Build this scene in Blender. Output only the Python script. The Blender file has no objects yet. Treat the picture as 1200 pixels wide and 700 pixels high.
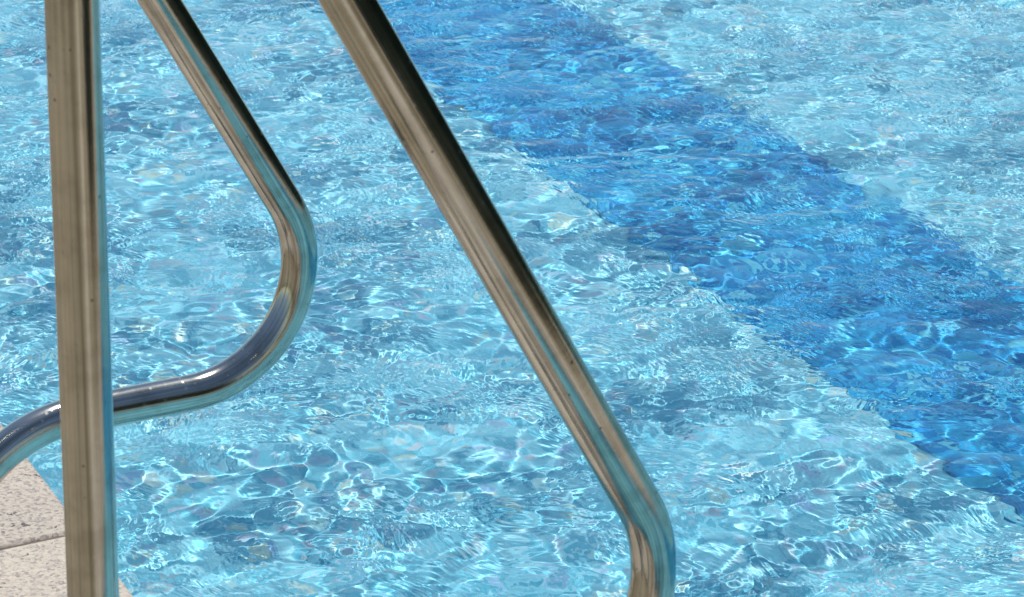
import bpy, bmesh, math, random
import numpy as np
from mathutils import Matrix, Vector

C = bpy.context.scene
COL = C.collection
R = math.radians
rng = np.random.default_rng(11)
random.seed(4)

# ------------------------------------------------------------------ frame of the place
# z = 0 is the top of the stone deck.  n runs from the deck out over the pool, t runs along the pool edge.
EDGE_ROT = R(24.3)                     # direction of n in the world
N0 = 0.980                             # the pool wall lies at n = N0, the stones overhang it by 18 mm
WATER_Z = -0.06
FLOOR_Z = -0.35
en = Vector((math.cos(EDGE_ROT), math.sin(EDGE_ROT), 0))
et = Vector((-math.sin(EDGE_ROT), math.cos(EDGE_ROT), 0))
POOL = Matrix.Rotation(EDGE_ROT, 4, 'Z')   # (n, t, z) -> world

# ------------------------------------------------------------------ helpers
def link(name, me, mat=None, parent=None, matrix=None):
    o = bpy.data.objects.new(name, me)
    COL.objects.link(o)
    if mat: me.materials.append(mat)
    if parent: o.parent = parent
    if matrix: o.matrix_world = matrix
    return o

def tag(o, label=None, cat=None, group=None, kind=None):
    if label: o['label'] = label
    if cat: o['category'] = cat
    if group: o['group'] = group
    if kind: o['kind'] = kind
    return o

def grid_mesh(name, X, Y, Z):
    ny, nx = X.shape
    co = np.stack([X, Y, Z], -1).reshape(-1, 3).astype(np.float32)
    i = np.arange(nx*ny).reshape(ny, nx)
    q = np.stack([i[:-1, :-1], i[:-1, 1:], i[1:, 1:], i[1:, :-1]], -1).reshape(-1, 4)
    me = bpy.data.meshes.new(name)
    me.vertices.add(len(co)); me.vertices.foreach_set('co', co.ravel())
    me.loops.add(q.size); me.loops.foreach_set('vertex_index', q.ravel().astype(np.int32))
    me.polygons.add(len(q)); me.polygons.foreach_set('loop_start', (np.arange(len(q))*4).astype(np.int32))
    me.update(calc_edges=True)
    me.polygons.foreach_set('use_smooth', np.ones(len(q), bool))
    me.update()
    return me

def bm_box(bm, x0, x1, y0, y1, z0, z1, bevel=0.0, seg=3):
    r = bmesh.ops.create_cube(bm, size=1)
    vs = r['verts']
    for v in vs:
        v.co = Vector((x0 if v.co.x < 0 else x1, y0 if v.co.y < 0 else y1, z0 if v.co.z < 0 else z1))
    if bevel:
        es = list({e for v in vs for e in v.link_edges})
        bmesh.ops.bevel(bm, geom=es, offset=bevel, segments=seg, affect='EDGES', profile=0.5)

def bm_mesh(name, bm, smooth=False):
    bmesh.ops.recalc_face_normals(bm, faces=bm.faces)
    me = bpy.data.meshes.new(name); bm.to_mesh(me); bm.free()
    if smooth:
        for p in me.polygons: p.use_smooth = True
    return me

class NT:
    def __init__(s, name):
        s.m = bpy.data.materials.new(name); s.m.use_nodes = True
        s.t = s.m.node_tree; s.n = s.t.nodes; s.n.clear()
        s.out = s.n.new('ShaderNodeOutputMaterial')
    def add(s, typ, ins=None, **kw):
        x = s.n.new('ShaderNode'+typ)
        for k, v in kw.items(): setattr(x, k, v)
        for k, v in (ins or {}).items():
            if isinstance(v, bpy.types.NodeSocket): s.t.links.new(v, x.inputs[k])
            else: x.inputs[k].default_value = v
        return x
    def ramp(s, fac, stops):
        x = s.add('ValToRGB', {0: fac}); e = x.color_ramp.elements
        while len(e) < len(stops): e.new(.5)
        for a, (p, c) in zip(e, stops): a.position = p; a.color = (*c, 1) if len(c) == 3 else c
        return x.outputs[0]
    def mix(s, fac, a, b, mode='MIX'):
        x = s.add('Mix', data_type='RGBA', blend_type=mode)
        for k, v in ((0, fac), (6, a), (7, b)):
            if isinstance(v, bpy.types.NodeSocket): s.t.links.new(v, x.inputs[k])
            else: x.inputs[k].default_value = v if k == 0 else (*v, 1)
        return x.outputs[2]
    def math(s, op, a, b=0.0, c=None):
        x = s.add('Math', {0: a, 1: b}, operation=op)
        if c is not None:
            x.inputs[2].default_value = c
        return x.outputs[0]
    def surface(s, sock): s.t.links.new(sock, s.out.inputs['Surface'])

# ------------------------------------------------------------------ materials
def mat_granite(name, tint=(1, 1, 1), k=1.0, hue=(1, 1, 1)):
    m = NT(name)
    co = m.add('TexCoord').outputs['Object']
    grain = m.add('TexVoronoi', {'Vector': co, 'Scale': 260.0, 'Randomness': 1.0}).outputs['Color']
    g = m.add('SeparateColor', {0: grain}).outputs[0]
    base = m.ramp(g, [(0, (.34, .31, .29)), (.14, (.45, .41, .37)), (.34, (.59, .53, .45)), (1, (.69, .625, .53))])
    n1 = m.add('TexNoise', {'Vector': co, 'Scale': 130.0, 'Detail': 3.0, 'Roughness': .78}).outputs[0]
    blot = m.ramp(n1, [(.30, (.66, .63, .62)), (.42, (.95, .95, .95)), (.55, (1, 1, 1)), (.70, (1.10, 1.05, .95))])
    base = m.mix(1.0, base, blot, 'MULTIPLY')
    n2 = m.add('TexNoise', {'Vector': co, 'Scale': 7.0, 'Detail': 3.0}).outputs[0]
    base = m.mix(.5, base, m.ramp(n2, [(.3, (.86, .84, .83)), (.7, (1.05, 1.0, .95))]), 'MULTIPLY')
    base = m.mix(1.0, base, tuple(k*h*.78 for h in hue), 'MULTIPLY')
    # small dark pits, longer one way than the other
    mp = m.add('Mapping', {'Vector': co, 'Scale': (1.0, 1.5, 1.0), 'Rotation': (0, 0, 1.1)}).outputs[0]
    wob = m.add('TexNoise', {'Vector': co, 'Scale': 110.0, 'Detail': 4.0}).outputs['Color']
    mp2 = m.mix(.03, mp, wob, 'LINEAR_LIGHT')
    pv = m.add('TexVoronoi', {'Vector': mp2, 'Scale': 42.0}).outputs
    rnd = m.add('SeparateColor', {0: pv['Color']}).outputs[1]
    rad = m.math('MULTIPLY_ADD', rnd, 1.3, -.88)
    pit = m.math('SUBTRACT', rad, pv['Distance'])
    pitm = m.ramp(pit, [(.0, (0, 0, 0)), (.07, (1, 1, 1))])
    base = m.mix(pitm, base, (.13, .11, .11))
    hgt = m.math('ADD', m.math('MULTIPLY', n1, 1.0), m.math('MULTIPLY', g, .25))
    hgt = m.math('SUBTRACT', hgt, m.math('MULTIPLY', pitm, 1.1))
    bp = m.add('Bump', {'Height': hgt, 'Strength': .9, 'Distance': .0026}).outputs[0]
    b = m.add('BsdfPrincipled', {'Base Color': base, 'Roughness': .82, 'Normal': bp, 'Specular IOR Level': .35})
    m.surface(b.outputs[0]); return m.m

def mat_tiles(name, cols, grout, size=.020):
    """small glazed mosaic, every tile its own tone"""
    m = NT(name)
    co = m.add('TexCoord').outputs['Object']
    sc = m.add('VectorMath', {0: co, 3: 1/size}, operation='SCALE').outputs[0]
    cell = m.add('VectorMath', {0: sc}, operation='FLOOR').outputs[0]
    wn = m.add('TexWhiteNoise', {'Vector': cell}, noise_dimensions='3D').outputs[0]
    col = m.ramp(wn, cols)
    fr = m.add('VectorMath', {0: sc}, operation='FRACTION').outputs[0]
    sp = m.add('SeparateXYZ', {0: fr}).outputs
    d = None
    for k in (0, 1):
        a = m.math('ABSOLUTE', m.math('SUBTRACT', sp[k], .5))
        d = a if d is None else m.math('MAXIMUM', d, a)
    gm = m.ramp(d, [(.445, (0, 0, 0)), (.475, (1, 1, 1))])
    col = m.mix(gm, col, grout)
    n = m.add('TexNoise', {'Vector': co, 'Scale': 1.6, 'Detail': 3.0}).outputs[0]
    col = m.mix(.5, col, m.ramp(n, [(.3, (.88, .92, .94)), (.7, (1.06, 1.03, 1.0))]), 'MULTIPLY')
    b = m.add('BsdfPrincipled', {'Base Color': col, 'Roughness': .6, 'Specular IOR Level': .05})
    m.surface(b.outputs[0]); return m.m

def mat_water():
    m = NT('water')
    # ripples finer than the mesh: two crossing sets, bent by a slow noise
    co = m.add('TexCoord').outputs['Object']
    wob = m.add('TexNoise', {'Vector': co, 'Scale': 5.0, 'Detail': 1.0}).outputs['Color']
    cw = m.mix(.10, co, wob, 'LINEAR_LIGHT')
    h = None
    for rot, sc, dist in ((.5, 62.0, 1.0), (1.7, 85.0, .6)):
        mp = m.add('Mapping', {'Vector': cw, 'Rotation': (0, 0, rot), 'Scale': (1, .5, 1)}).outputs[0]
        n = m.add('TexNoise', {'Vector': mp, 'Scale': sc, 'Detail': 1.0, 'Roughness': .4}).outputs[0]
        n = m.math('MULTIPLY', n, dist)
        h = n if h is None else m.math('ADD', h, n)
    zone = m.add('TexNoise', {'Vector': co, 'Scale': 3.2, 'Detail': 2.0}).outputs[0]
    zone = m.add('MapRange', {0: zone, 1: .35, 2: .65, 3: .15, 4: 1.45}).outputs[0]
    h = m.math('MULTIPLY', h, zone)
    bp = m.add('Bump', {'Height': h, 'Strength': 1.0, 'Distance': .0017}).outputs[0]
    g = m.add('BsdfGlass', {'IOR': 1.333, 'Roughness': 0.0, 'Color': (1, 1, 1, 1), 'Normal': bp})
    m.surface(g.outputs[0]); return m.m

def mat_steel():
    m = NT('polished_steel')
    uv = m.add('TexCoord').outputs['UV']          # u = metres along the tube, v = round the tube
    st = m.add('Mapping', {'Vector': uv, 'Scale': (1.3, 46.0, 1.0)}).outputs[0]
    streak = m.add('TexNoise', {'Vector': st, 'Scale': 1.0, 'Detail': 5.0, 'Roughness': .65}).outputs[0]
    rg = m.add('Mapping', {'Vector': uv, 'Scale': (160.0, 3.0, 1.0)}).outputs[0]
    ring = m.add('TexNoise', {'Vector': rg, 'Scale': 1.0, 'Detail': 3.0}).outputs[0]
    co = m.add('TexCoord').outputs['Object']
    sm = m.add('TexNoise', {'Vector': co, 'Scale': 26.0, 'Detail': 5.0, 'Roughness': .6}).outputs[0]
    base = m.ramp(streak, [(.28, (.47, .455, .395)), (.55, (.60, .58, .51)), (.75, (.67, .65, .58))])
    base = m.mix(.6, base, m.ramp(sm, [(.36, (.66, .64, .61)), (.5, (.93, .93, .92)), (.62, (1.04, 1.04, 1.04))]), 'MULTIPLY')
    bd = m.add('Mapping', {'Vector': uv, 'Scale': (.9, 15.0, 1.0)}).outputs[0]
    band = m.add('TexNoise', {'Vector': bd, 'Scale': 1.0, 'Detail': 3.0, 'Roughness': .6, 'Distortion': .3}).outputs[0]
    base = m.mix(.9, base, m.ramp(band, [(.36, (.58, .56, .53)), (.50, (.98, .98, .98)), (.62, (1.1, 1.1, 1.08))]), 'MULTIPLY')  # lengthwise wear bands, their dark tones also painting in a dark reflection
    # dried water spots and a few dark specks
    sv = m.add('TexVoronoi', {'Vector': co, 'Scale': 95.0}).outputs
    r = m.add('SeparateColor', {0: sv['Color']}).outputs
    rad = m.math('MULTIPLY_ADD', r[0], .75, -.56)
    spot = m.ramp(m.math('SUBTRACT', rad, sv['Distance']), [(.0, (0, 0, 0)), (.02, (1, 1, 1))])
    base = m.mix(m.math('MULTIPLY', spot, .75), base, (.12, .11, .10))
    sv2 = m.add('TexVoronoi', {'Vector': co, 'Scale': 150.0}).outputs
    r2 = m.add('SeparateColor', {0: sv2['Color']}).outputs
    zone = m.ramp(m.add('TexNoise', {'Vector': co, 'Scale': 9.0, 'Detail': 2.0}).outputs[0], [(.44, (0, 0, 0)), (.60, (1, 1, 1))])
    rad2 = m.math('MULTIPLY_ADD', r2[0], .9, -.50)
    dry = m.ramp(m.math('SUBTRACT', rad2, sv2['Distance']), [(.0, (0, 0, 0)), (.1, (1, 1, 1))])
    dry = m.math('MULTIPLY', dry, zone)
    rough = m.math('MULTIPLY_ADD', sm, .08, .055)
    rough = m.math('ADD', rough, m.math('MULTIPLY', streak, .05))
    rough = m.math('ADD', rough, m.math('MULTIPLY', dry, .12))
    h = m.math('ADD', m.math('MULTIPLY', streak, .55), m.math('MULTIPLY', ring, .16))
    bp = m.add('Bump', {'Height': h, 'Strength': .35, 'Distance': .0007}).outputs[0]
    b = m.add('BsdfPrincipled', {'Base Color': base, 'Metallic': 1.0, 'Roughness': rough, 'Normal': bp})
    film = m.add('BsdfDiffuse', {'Color': (.5, .49, .47, 1)})
    mx = m.add('MixShader', {0: m.math('MULTIPLY', dry, .12), 1: b.outputs[0], 2: film.outputs[0]})
    m.surface(mx.outputs[0]); return m.m

def mat_plain(name, col, rough=.8, scale=20, var=.25, metal=0):
    m = NT(name)
    co = m.add('TexCoord').outputs['Object']
    n = m.add('TexNoise', {'Vector': co, 'Scale': scale, 'Detail': 4.0}).outputs[0]
    c = m.ramp(n, [(.3, tuple(x*(1-var) for x in col)), (.7, tuple(x*(1+var) for x in col))])
    b = m.add('BsdfPrincipled', {'Base Color': c, 'Roughness': rough, 'Metallic': metal})
    m.surface(b.outputs[0]); return m.m

M_GRAN = mat_granite('bush_hammered_granite')
M_PAVE = mat_granite('worn_tan_granite', (1, 1, 1), .66, (.90, .85, .71))
M_JOINT = mat_plain('mortar', (.13, .10, .08), .95, 14, .75)
M_PALE = mat_tiles('pale_blue_mosaic', [(0, (.11, .44, .57)), (.3, (.165, .53, .655)), (.6, (.23, .60, .705)), (.86, (.30, .655, .745)), (.90, (.46, .64, .56)), (.95, (.24, .48, .68)), (1, (.46, .56, .60))], (.34, .60, .70))  # the few pastel tile tones paint in rainbow glints of the water
M_BLUE = mat_tiles('dark_blue_mosaic', [(0, (.008, .17, .42)), (.35, (.015, .25, .52)), (.7, (.03, .34, .60)), (.9, (.08, .48, .68)), (1, (.18, .58, .70))], (.08, .36, .54))
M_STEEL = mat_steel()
M_WATER = mat_water()

# ------------------------------------------------------------------ pool shell
L0, L1, W1 = 1.46, 16.0, 9.0          # pool from t=L0..L1, n=N0..W1
def sheet(name, n0, n1, t0, t1, z, mat):
    me = grid_mesh(name, np.array([[n0, n1], [n0, n1]]), np.array([[t0, t0], [t1, t1]]), np.full((2, 2), z))
    o = link(name, me, mat, matrix=POOL)
    return tag(o, kind='structure')
floor_a = sheet('pool_floor', N0, W1, L0, L1, FLOOR_Z, M_PALE)
stripe = sheet('pool_floor_stripe', 2.270, 2.745, L0+.02, L1-.02, FLOOR_Z+.004, M_BLUE)
bm = bmesh.new()
T = .25
for b in ((N0-T, N0, L0-T, L1+T), (W1, W1+T, L0-T, L1+T), (N0, W1, L0-T, L0), (N0, W1, L1, L1+T)):
    bm_box(bm, b[0], b[1], b[2], b[3], FLOOR_Z-.2, -.062)
walls = link('pool_wall', bm_mesh('pool_wall', bm), M_PALE, matrix=POOL); tag(walls, kind='structure')

# ------------------------------------------------------------------ stone edge and deck
# the stones' cross joints run in the direction seen in the photograph
CW = .40                                # width of the edge stones
JN, JT = None, None
jw = Vector((-.5265, 3.5252, 0))        # a point on the visible joint
t_joint = jw.dot(et)
shear = math.tan(R(30.2) - EDGE_ROT)
def skew(me):
    for v in me.vertices:
        v.co.y += (v.co.x - jw.dot(en))*shear
    me.update()
SL = .60
G = .0014
bm = bmesh.new()
k0 = int((L0-5-t_joint)//SL)
k1 = int((L1+1-t_joint)//SL)
for k in range(k0, k1+1):
    a = t_joint + k*SL
    bm_box(bm, N0-CW, N0+.018, a+G, a+SL-G, -.045, random.uniform(-.0006, .0006), .010, 5)
me = bm_mesh('pool_edge_stones', bm, True); skew(me)
edge = link('pool_edge_stones', me, M_GRAN, matrix=POOL); tag(edge, kind='structure')
bm = bmesh.new()
n = N0-CW-.008; row = 0
while n > -5.5:
    off = (row % 2)*.45
    for k in range(-9, 19):
        a = t_joint + off + k*.9
        bm_box(bm, n-.6+.004, n, a+.004, a+.9-.004, -.045, random.uniform(-.001, .001), .004, 2)
    n -= .6; row += 1
me = bm_mesh('deck_paving', bm, True); skew(me)
deck = link('deck_paving', me, M_PAVE, matrix=POOL); tag(deck, kind='structure')
# mortar bed that fills the joints almost to the top
sheet('mortar_bed', -7.0, N0-.01, L0-2, L1+2, -.0042, M_JOINT).name = 'mortar_bed'
# far sides of the pool
bm = bmesh.new()
bm_box(bm, W1-.018, W1+.42, L0-4, L1+4, -.045, 0, .006)
bm_box(bm, N0+.022, W1-.022, L1-.018, L1+.42, -.045, 0, .006)
bm_box(bm, N0+.022, W1-.022, L0-.40, L0+.018, -.045, 0, .006)
ap = link('pool_apron', bm_mesh('pool_apron', bm), M_GRAN, matrix=POOL); tag(ap, kind='structure')
pv = grid_mesh('end_paving', np.array([[N0+.0225, W1-.022], [N0+.0225, W1-.022]]), np.array([[L0-4.]*2, [L0-.404]*2]), np.full((2, 2), -.001))
pv = link('end_paving', pv, M_PAVE, matrix=POOL); tag(pv, kind='structure')
# ground all the way out
me = grid_mesh('ground', np.array([[-400., 400.], [-400., 400.]]), np.array([[-400., -400.], [400., 400.]]), np.full((2, 2), -.9))
ground = link('ground', me, mat_plain('dry_grass', (.07, .09, .035), .95, 3, .4)); tag(ground, kind='structure')
bm = bmesh.new()
for b in ((-60, N0-T-.01, -60, 70), (W1+T+.01, 70, -60, 70), (N0-T-.01, W1+T+.01, L1+T+.01, 70), (N0-T-.01, W1+T+.01, -60, L0-T-.01)):
    bm_box(bm, b[0], b[1], b[2], b[3], -.85, -.05)
lawn = link('lawn', bm_mesh('lawn', bm), mat_plain('lawn', (.05, .09, .03), .95, 12, .4), matrix=POOL); tag(lawn, kind='structure')

# ------------------------------------------------------------------ water
def axis(a, b, lo, hi, d=.005, g=1.06):
    """fine between a and b, growing coarser out to lo and hi"""
    mid = list(np.arange(a, b, d)); s = d; x = mid[-1]
    up = []
    while x < hi: s = min(s*g, .10); x += s; up.append(min(x, hi))
    s = d; x = mid[0]; dn = []
    while x > lo: s = min(s*g, .10); x -= s; dn.append(max(x, lo))
    return np.array(dn[::-1]+mid+up)
ns = axis(N0+.0015, 4.1, N0+.0015, W1-.001)
ts = axis(2.3, 6.9, L0+.001, L1-.001)
NN, TT = np.meshgrid(ns, ts)
SP = np.maximum(np.gradient(ns)[None, :], np.gradient(ts)[:, None])
def lownoise(seed, lam, n=10):
    r = np.random.default_rng(seed); z = np.zeros_like(NN)
    for i in range(n):
        th = r.uniform(0, 6.28); k = 6.28/(lam*r.uniform(.6, 1.6))
        z += np.sin(k*(NN*math.cos(th)+TT*math.sin(th))+r.uniform(0, 6.28))
    return z/math.sqrt(n/2)
ZZ = np.zeros_like(NN)
NW = 190
LMIN, LMAX, SLOPE = .027, .19, .066
wx = lownoise(1, .45)*.012; wy = lownoise(2, .5)*.012
fine = np.clip(1+.38*lownoise(5, .35), .3, 1.8)
mid_ = np.clip(1+.12*lownoise(6, .7), .6, 1.4)
lam0 = np.exp(rng.uniform(math.log(LMIN), math.log(LMAX), NW))
for i in range(NW):
    lam = lam0[i]; k = 2*math.pi/lam
    th = rng.normal(R(35), 1.25) if lam > .09 else rng.normal(R(70), 1.5)
    s = SLOPE*math.sqrt(2/NW)*(1.0 if lam < .16 else .75)
    amp = s/k*np.clip((lam/SP-3)/3, 0, 1)*(fine if lam < .08 else mid_)
    c, sn = math.cos(th), math.sin(th)
    ZZ += amp*np.sin(k*((NN+wx)*c+(TT+wy)*sn)+rng.uniform(0, 6.283))
me = grid_mesh('pool_water', NN, TT, WATER_Z+ZZ)
water = link('pool_water', me, M_WATER, matrix=POOL); tag(water, kind='structure')

# ------------------------------------------------------------------ handrails
TUBE_R = .0212
CAM_H = 1.62
PH = .5245
M_, S12, ZR, RB, S2, R2, RT = .57638, .52734, -1.41088+CAM_H, .14100, .10883, .15851, .082
ZD = -1.2+CAM_H                       # height at which the slanting run passes s = S12
def fillet(c, din, dout, r, seg=4.0):
    c, din, dout = (np.array(q, float) for q in (c, din, dout))
    turn = math.acos(max(-1, min(1, float(din@dout)))); tl = r*math.tan(turn/2)
    a = c-din*tl; sg = 1 if din[0]*dout[1]-din[1]*dout[0] > 0 else -1
    nrm = np.array([-din[1], din[0]])*sg; o = a+nrm*r
    k = max(8, int(math.degrees(turn)/seg)); v = a-o; pts = []
    for x in np.linspace(0, turn, k):
        cc, ss = math.cos(sg*x), math.sin(sg*x)
        pts.append(o+np.array([cc*v[0]-ss*v[1], ss*v[0]+cc*v[1]]))
    return pts
dd = np.array([M_, -1.]); dd /= np.linalg.norm(dd)
zx = ZD+S12/M_
path = [np.array([0, -.03])]
path += fillet((0, zx), (0, 1), dd, RT)
path += fillet((S12+M_*(ZD-ZR), ZR), dd, (-1, 0), RB)
path += fillet((S2, ZR), (-1, 0), (0, -1), R2)
path += [np.array([S2, -.03])]
path = np.array(path)
# long straight runs get a few rings so that they can carry a very slight unevenness
pp = []
for i in range(len(path)-1):
    L = np.linalg.norm(path[i+1]-path[i]); k = max(1, int(L/.05))
    for j in range(k): pp.append(path[i]+(path[i+1]-path[i])*j/k)
pp.append(path[-1]); pp = np.array(pp)
tan = np.gradient(pp, axis=0); tan /= np.linalg.norm(tan, axis=1)[:, None]
bm = bmesh.new(); uvl = bm.loops.layers.uv.new('UVMap')
K = 72; rings = []; arc = 0; arcs = []
for i, (p, tg) in enumerate(zip(pp, tan)):
    if i: arc += np.linalg.norm(pp[i]-pp[i-1])
    arcs.append(arc)
    nx, nz = -tg[1], tg[0]
    rings.append([bm.verts.new((p[0]+nx*TUBE_R*math.cos(a), TUBE_R*math.sin(a), p[1]+nz*TUBE_R*math.cos(a))) for a in np.linspace(0, 2*math.pi, K, endpoint=False)])
for i in range(len(rings)-1):
    for j in range(K):
        j2 = (j+1) % K
        f = bm.faces.new((rings[i][j], rings[i][j2], rings[i+1][j2], rings[i+1][j])); f.smooth = True
        uv = ((arcs[i], j/K), (arcs[i], (j+1)/K), (arcs[i+1], (j+1)/K), (arcs[i+1], j/K))
        for l, q in zip(f.loops, uv): l[uvl].uv = q
tube_me = bm_mesh('rail_tube', bm, True)

def flange_mesh():
    prof = [(.0, .0), (.052, .0), (.052, .004), (.048, .009), (.036, .014), (.0275, .019), (.0245, .024), (.0217, .025), (.0217, .004)]
    bm = bmesh.new(); K = 64; rs = []
    for r, z in prof[1:]:
        rs.append([bm.verts.new((r*math.cos(a), r*math.sin(a), z+.001)) for a in np.linspace(0, 2*math.pi, K, endpoint=False)])
    for a, b in zip(rs[:-1], rs[1:]):
        for j in range(K): bm.faces.new((a[j], a[(j+1) % K], b[(j+1) % K], b[j]))
    return bm_mesh('floor_flange', bm, True)
flange_me = flange_mesh()
steel_used = False
rails = []
def make_rail(label):
    e = bpy.data.objects.new('handrail', None); COL.objects.link(e)
    e.empty_display_size = .1
    tag(e, label, 'handrail', 'steel handrails on the pool edge')
    t = bpy.data.objects.new('rail_tube', tube_me); COL.objects.link(t); t.parent = e
    for s in (0, S2):
        f = bpy.data.objects.new('floor_flange', flange_me); COL.objects.link(f); f.parent = e; f.location = (s, 0, 0)
    return e
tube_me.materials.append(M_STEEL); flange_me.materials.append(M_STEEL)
near = make_rail('nearer steel handrail, with the thick upright post and the longest slanting tube')
near.location = (-.34057, 2.42762, 0); near.rotation_euler = (0, 0, PH)
far = near.copy(); COL.objects.link(far)
far.location = (-.34057-.37641, 2.42762+.82607, 0)
far['label'] = 'farther steel handrail behind the upright post, its lower bend curling back over the stone corner'
for ch in list(near.children):
    c = ch.copy(); COL.objects.link(c); c.parent = far

# ------------------------------------------------------------------ unseen evergreen hedging, added to give the steel its dark reflections
def leaf_cloud(n, x0, x1, y0, y1, z0, z1, size):
    r = np.random.default_rng(8)
    # leaves sit in a shell near the faces and the top
    c = np.stack([r.uniform(x0, x1, n), r.uniform(y0, y1, n), z0+(z1-z0)*r.random(n)**.9], -1)
    side = r.integers(0, 4, n); dep = np.abs(r.normal(0, .12, n))
    c[:, 1] = np.where(side < 2, y1-dep, np.where(side == 2, y0+dep, c[:, 1]))
    c[:, 2] = np.where(side == 3, z1-dep*2+.25*np.sin(c[:, 0]*2.1), c[:, 2])
    c[:, 1] += .10*np.sin(c[:, 0]*3.3+c[:, 2]*2.2)
    a = r.normal(size=(n, 3)); a /= np.linalg.norm(a, axis=1)[:, None]
    b = np.cross(a, r.normal(size=(n, 3))); b /= np.linalg.norm(b, axis=1)[:, None]
    s = size*r.uniform(.6, 1.5, n)[:, None]
    v = np.stack([c-a*s, c+b*s*.45, c+a*s, c-b*s*.45], 1).reshape(-1, 3).astype(np.float32)
    me = bpy.data.meshes.new('foliage'); me.vertices.add(4*n); me.vertices.foreach_set('co', v.ravel())
    me.loops.add(4*n); me.loops.foreach_set('vertex_index', np.arange(4*n, dtype=np.int32))
    me.polygons.add(n); me.polygons.foreach_set('loop_start', (np.arange(n)*4).astype(np.int32))
    me.update(calc_edges=True); return me
M_LEAF = mat_plain('evergreen_leaf', (.030, .042, .020), .6, 6, .4)
M_WOOD = mat_plain('dark_bark', (.05, .035, .025), .9, 30, .3)
def added_hedge(label, cx, cy, rot, length, height):
    e = bpy.data.objects.new('added_hedge', None); COL.objects.link(e)
    e.location = (cx, cy, -.05); e.rotation_euler = (0, 0, rot)
    tag(e, label, 'added_hedge', 'unseen hedges added for dark reflections')
    link('foliage', leaf_cloud(int(length*height*420), -length/2, length/2, -.6, .6, .05, height, .07), M_LEAF, e)
    bm = bmesh.new(); r = random.Random(3)
    bm_box(bm, -length/2+.2, length/2-.2, -.38, .38, .25, height-.3, .15, 2)
    bmesh.ops.subdivide_edges(bm, edges=bm.edges[:], cuts=3, use_grid_fill=True)
    for v in bm.verts: v.co += Vector((r.uniform(-.1, .1), r.uniform(-.1, .1), r.uniform(-.1, .1)))
    link('inner_twigs', bm_mesh('inner_twigs', bm), M_LEAF, e)
    return e
p = POOL @ Vector((6.4, .25, 0))
added_hedge('unseen clipped hedging added for dark reflections, across the near end of the pool', p.x, p.y, EDGE_ROT, 8.6, 1.6)
p = POOL @ Vector((W1+1.2, 4.5, 0))
added_hedge('taller unseen hedging added for dark reflections, along the far long side of the pool', p.x, p.y, EDGE_ROT+math.pi/2, 10.5, 2.6)

# ------------------------------------------------------------------ light
SUN_EL, SUN_AZ = R(66), math.atan2(math.cos(R(92)), math.sin(R(92)))     # over the pool, to the right
sd = bpy.data.lights.new('sun', 'SUN'); sun = bpy.data.objects.new('sun', sd); COL.objects.link(sun)
sd.energy = 4.5; sd.angle = R(.53); sd.color = (1, .965, .91)
d = Vector((math.sin(SUN_AZ)*math.cos(SUN_EL), math.cos(SUN_AZ)*math.cos(SUN_EL), math.sin(SUN_EL)))
sun.rotation_euler = d.to_track_quat('Z', 'Y').to_euler()
w = bpy.data.worlds.new('World'); C.world = w; w.use_nodes = True
sky = w.node_tree.nodes.new('ShaderNodeTexSky'); sky.sky_type = 'NISHITA'; sky.sun_disc = False
sky.sun_elevation = SUN_EL; sky.sun_rotation = SUN_AZ; sky.air_density = 1.0; sky.dust_density = .15; sky.ozone_density = 1.2
w.node_tree.links.new(sky.outputs[0], w.node_tree.nodes['Background'].inputs[0])
w.node_tree.nodes['Background'].inputs[1].default_value = .10
# the sun really bends through the ripples on to the floor
sd.cycles.is_caustics_light = True
water.cycles.is_caustics_caster = True
for o in (floor_a, stripe, walls): o.cycles.is_caustics_receiver = True

# ------------------------------------------------------------------ camera
cd = bpy.data.cameras.new('camera'); cam = bpy.data.objects.new('camera', cd); COL.objects.link(cam); C.camera = cam
cd.sensor_width = 36; cd.lens = 36*3831.3/1200
cd.clip_start = .05; cd.clip_end = 1500
TH, RO = .35731, .01326
cam.matrix_world = Matrix.Translation((0, 0, CAM_H)) @ Matrix.Rotation(math.pi/2-TH, 4, 'X') @ Matrix.Rotation(RO, 4, 'Z')
cd.dof.use_dof = True; cd.dof.focus_distance = 4.2; cd.dof.aperture_fstop = 25

v = C.view_settings
v.view_transform = 'Standard'; v.look = 'None'; v.gamma = 1; v.use_curve_mapping = False; v.exposure = .07
C.render.engine = 'CYCLES'
C.cycles.use_denoising = True
C.cycles.max_bounces = 8
C.cycles.transparent_max_bounces = 8
C.cycles.use_adaptive_sampling = True
C.cycles.adaptive_threshold = .02
C.cycles.sample_clamp_direct = 0
C.cycles.sample_clamp_indirect = 8
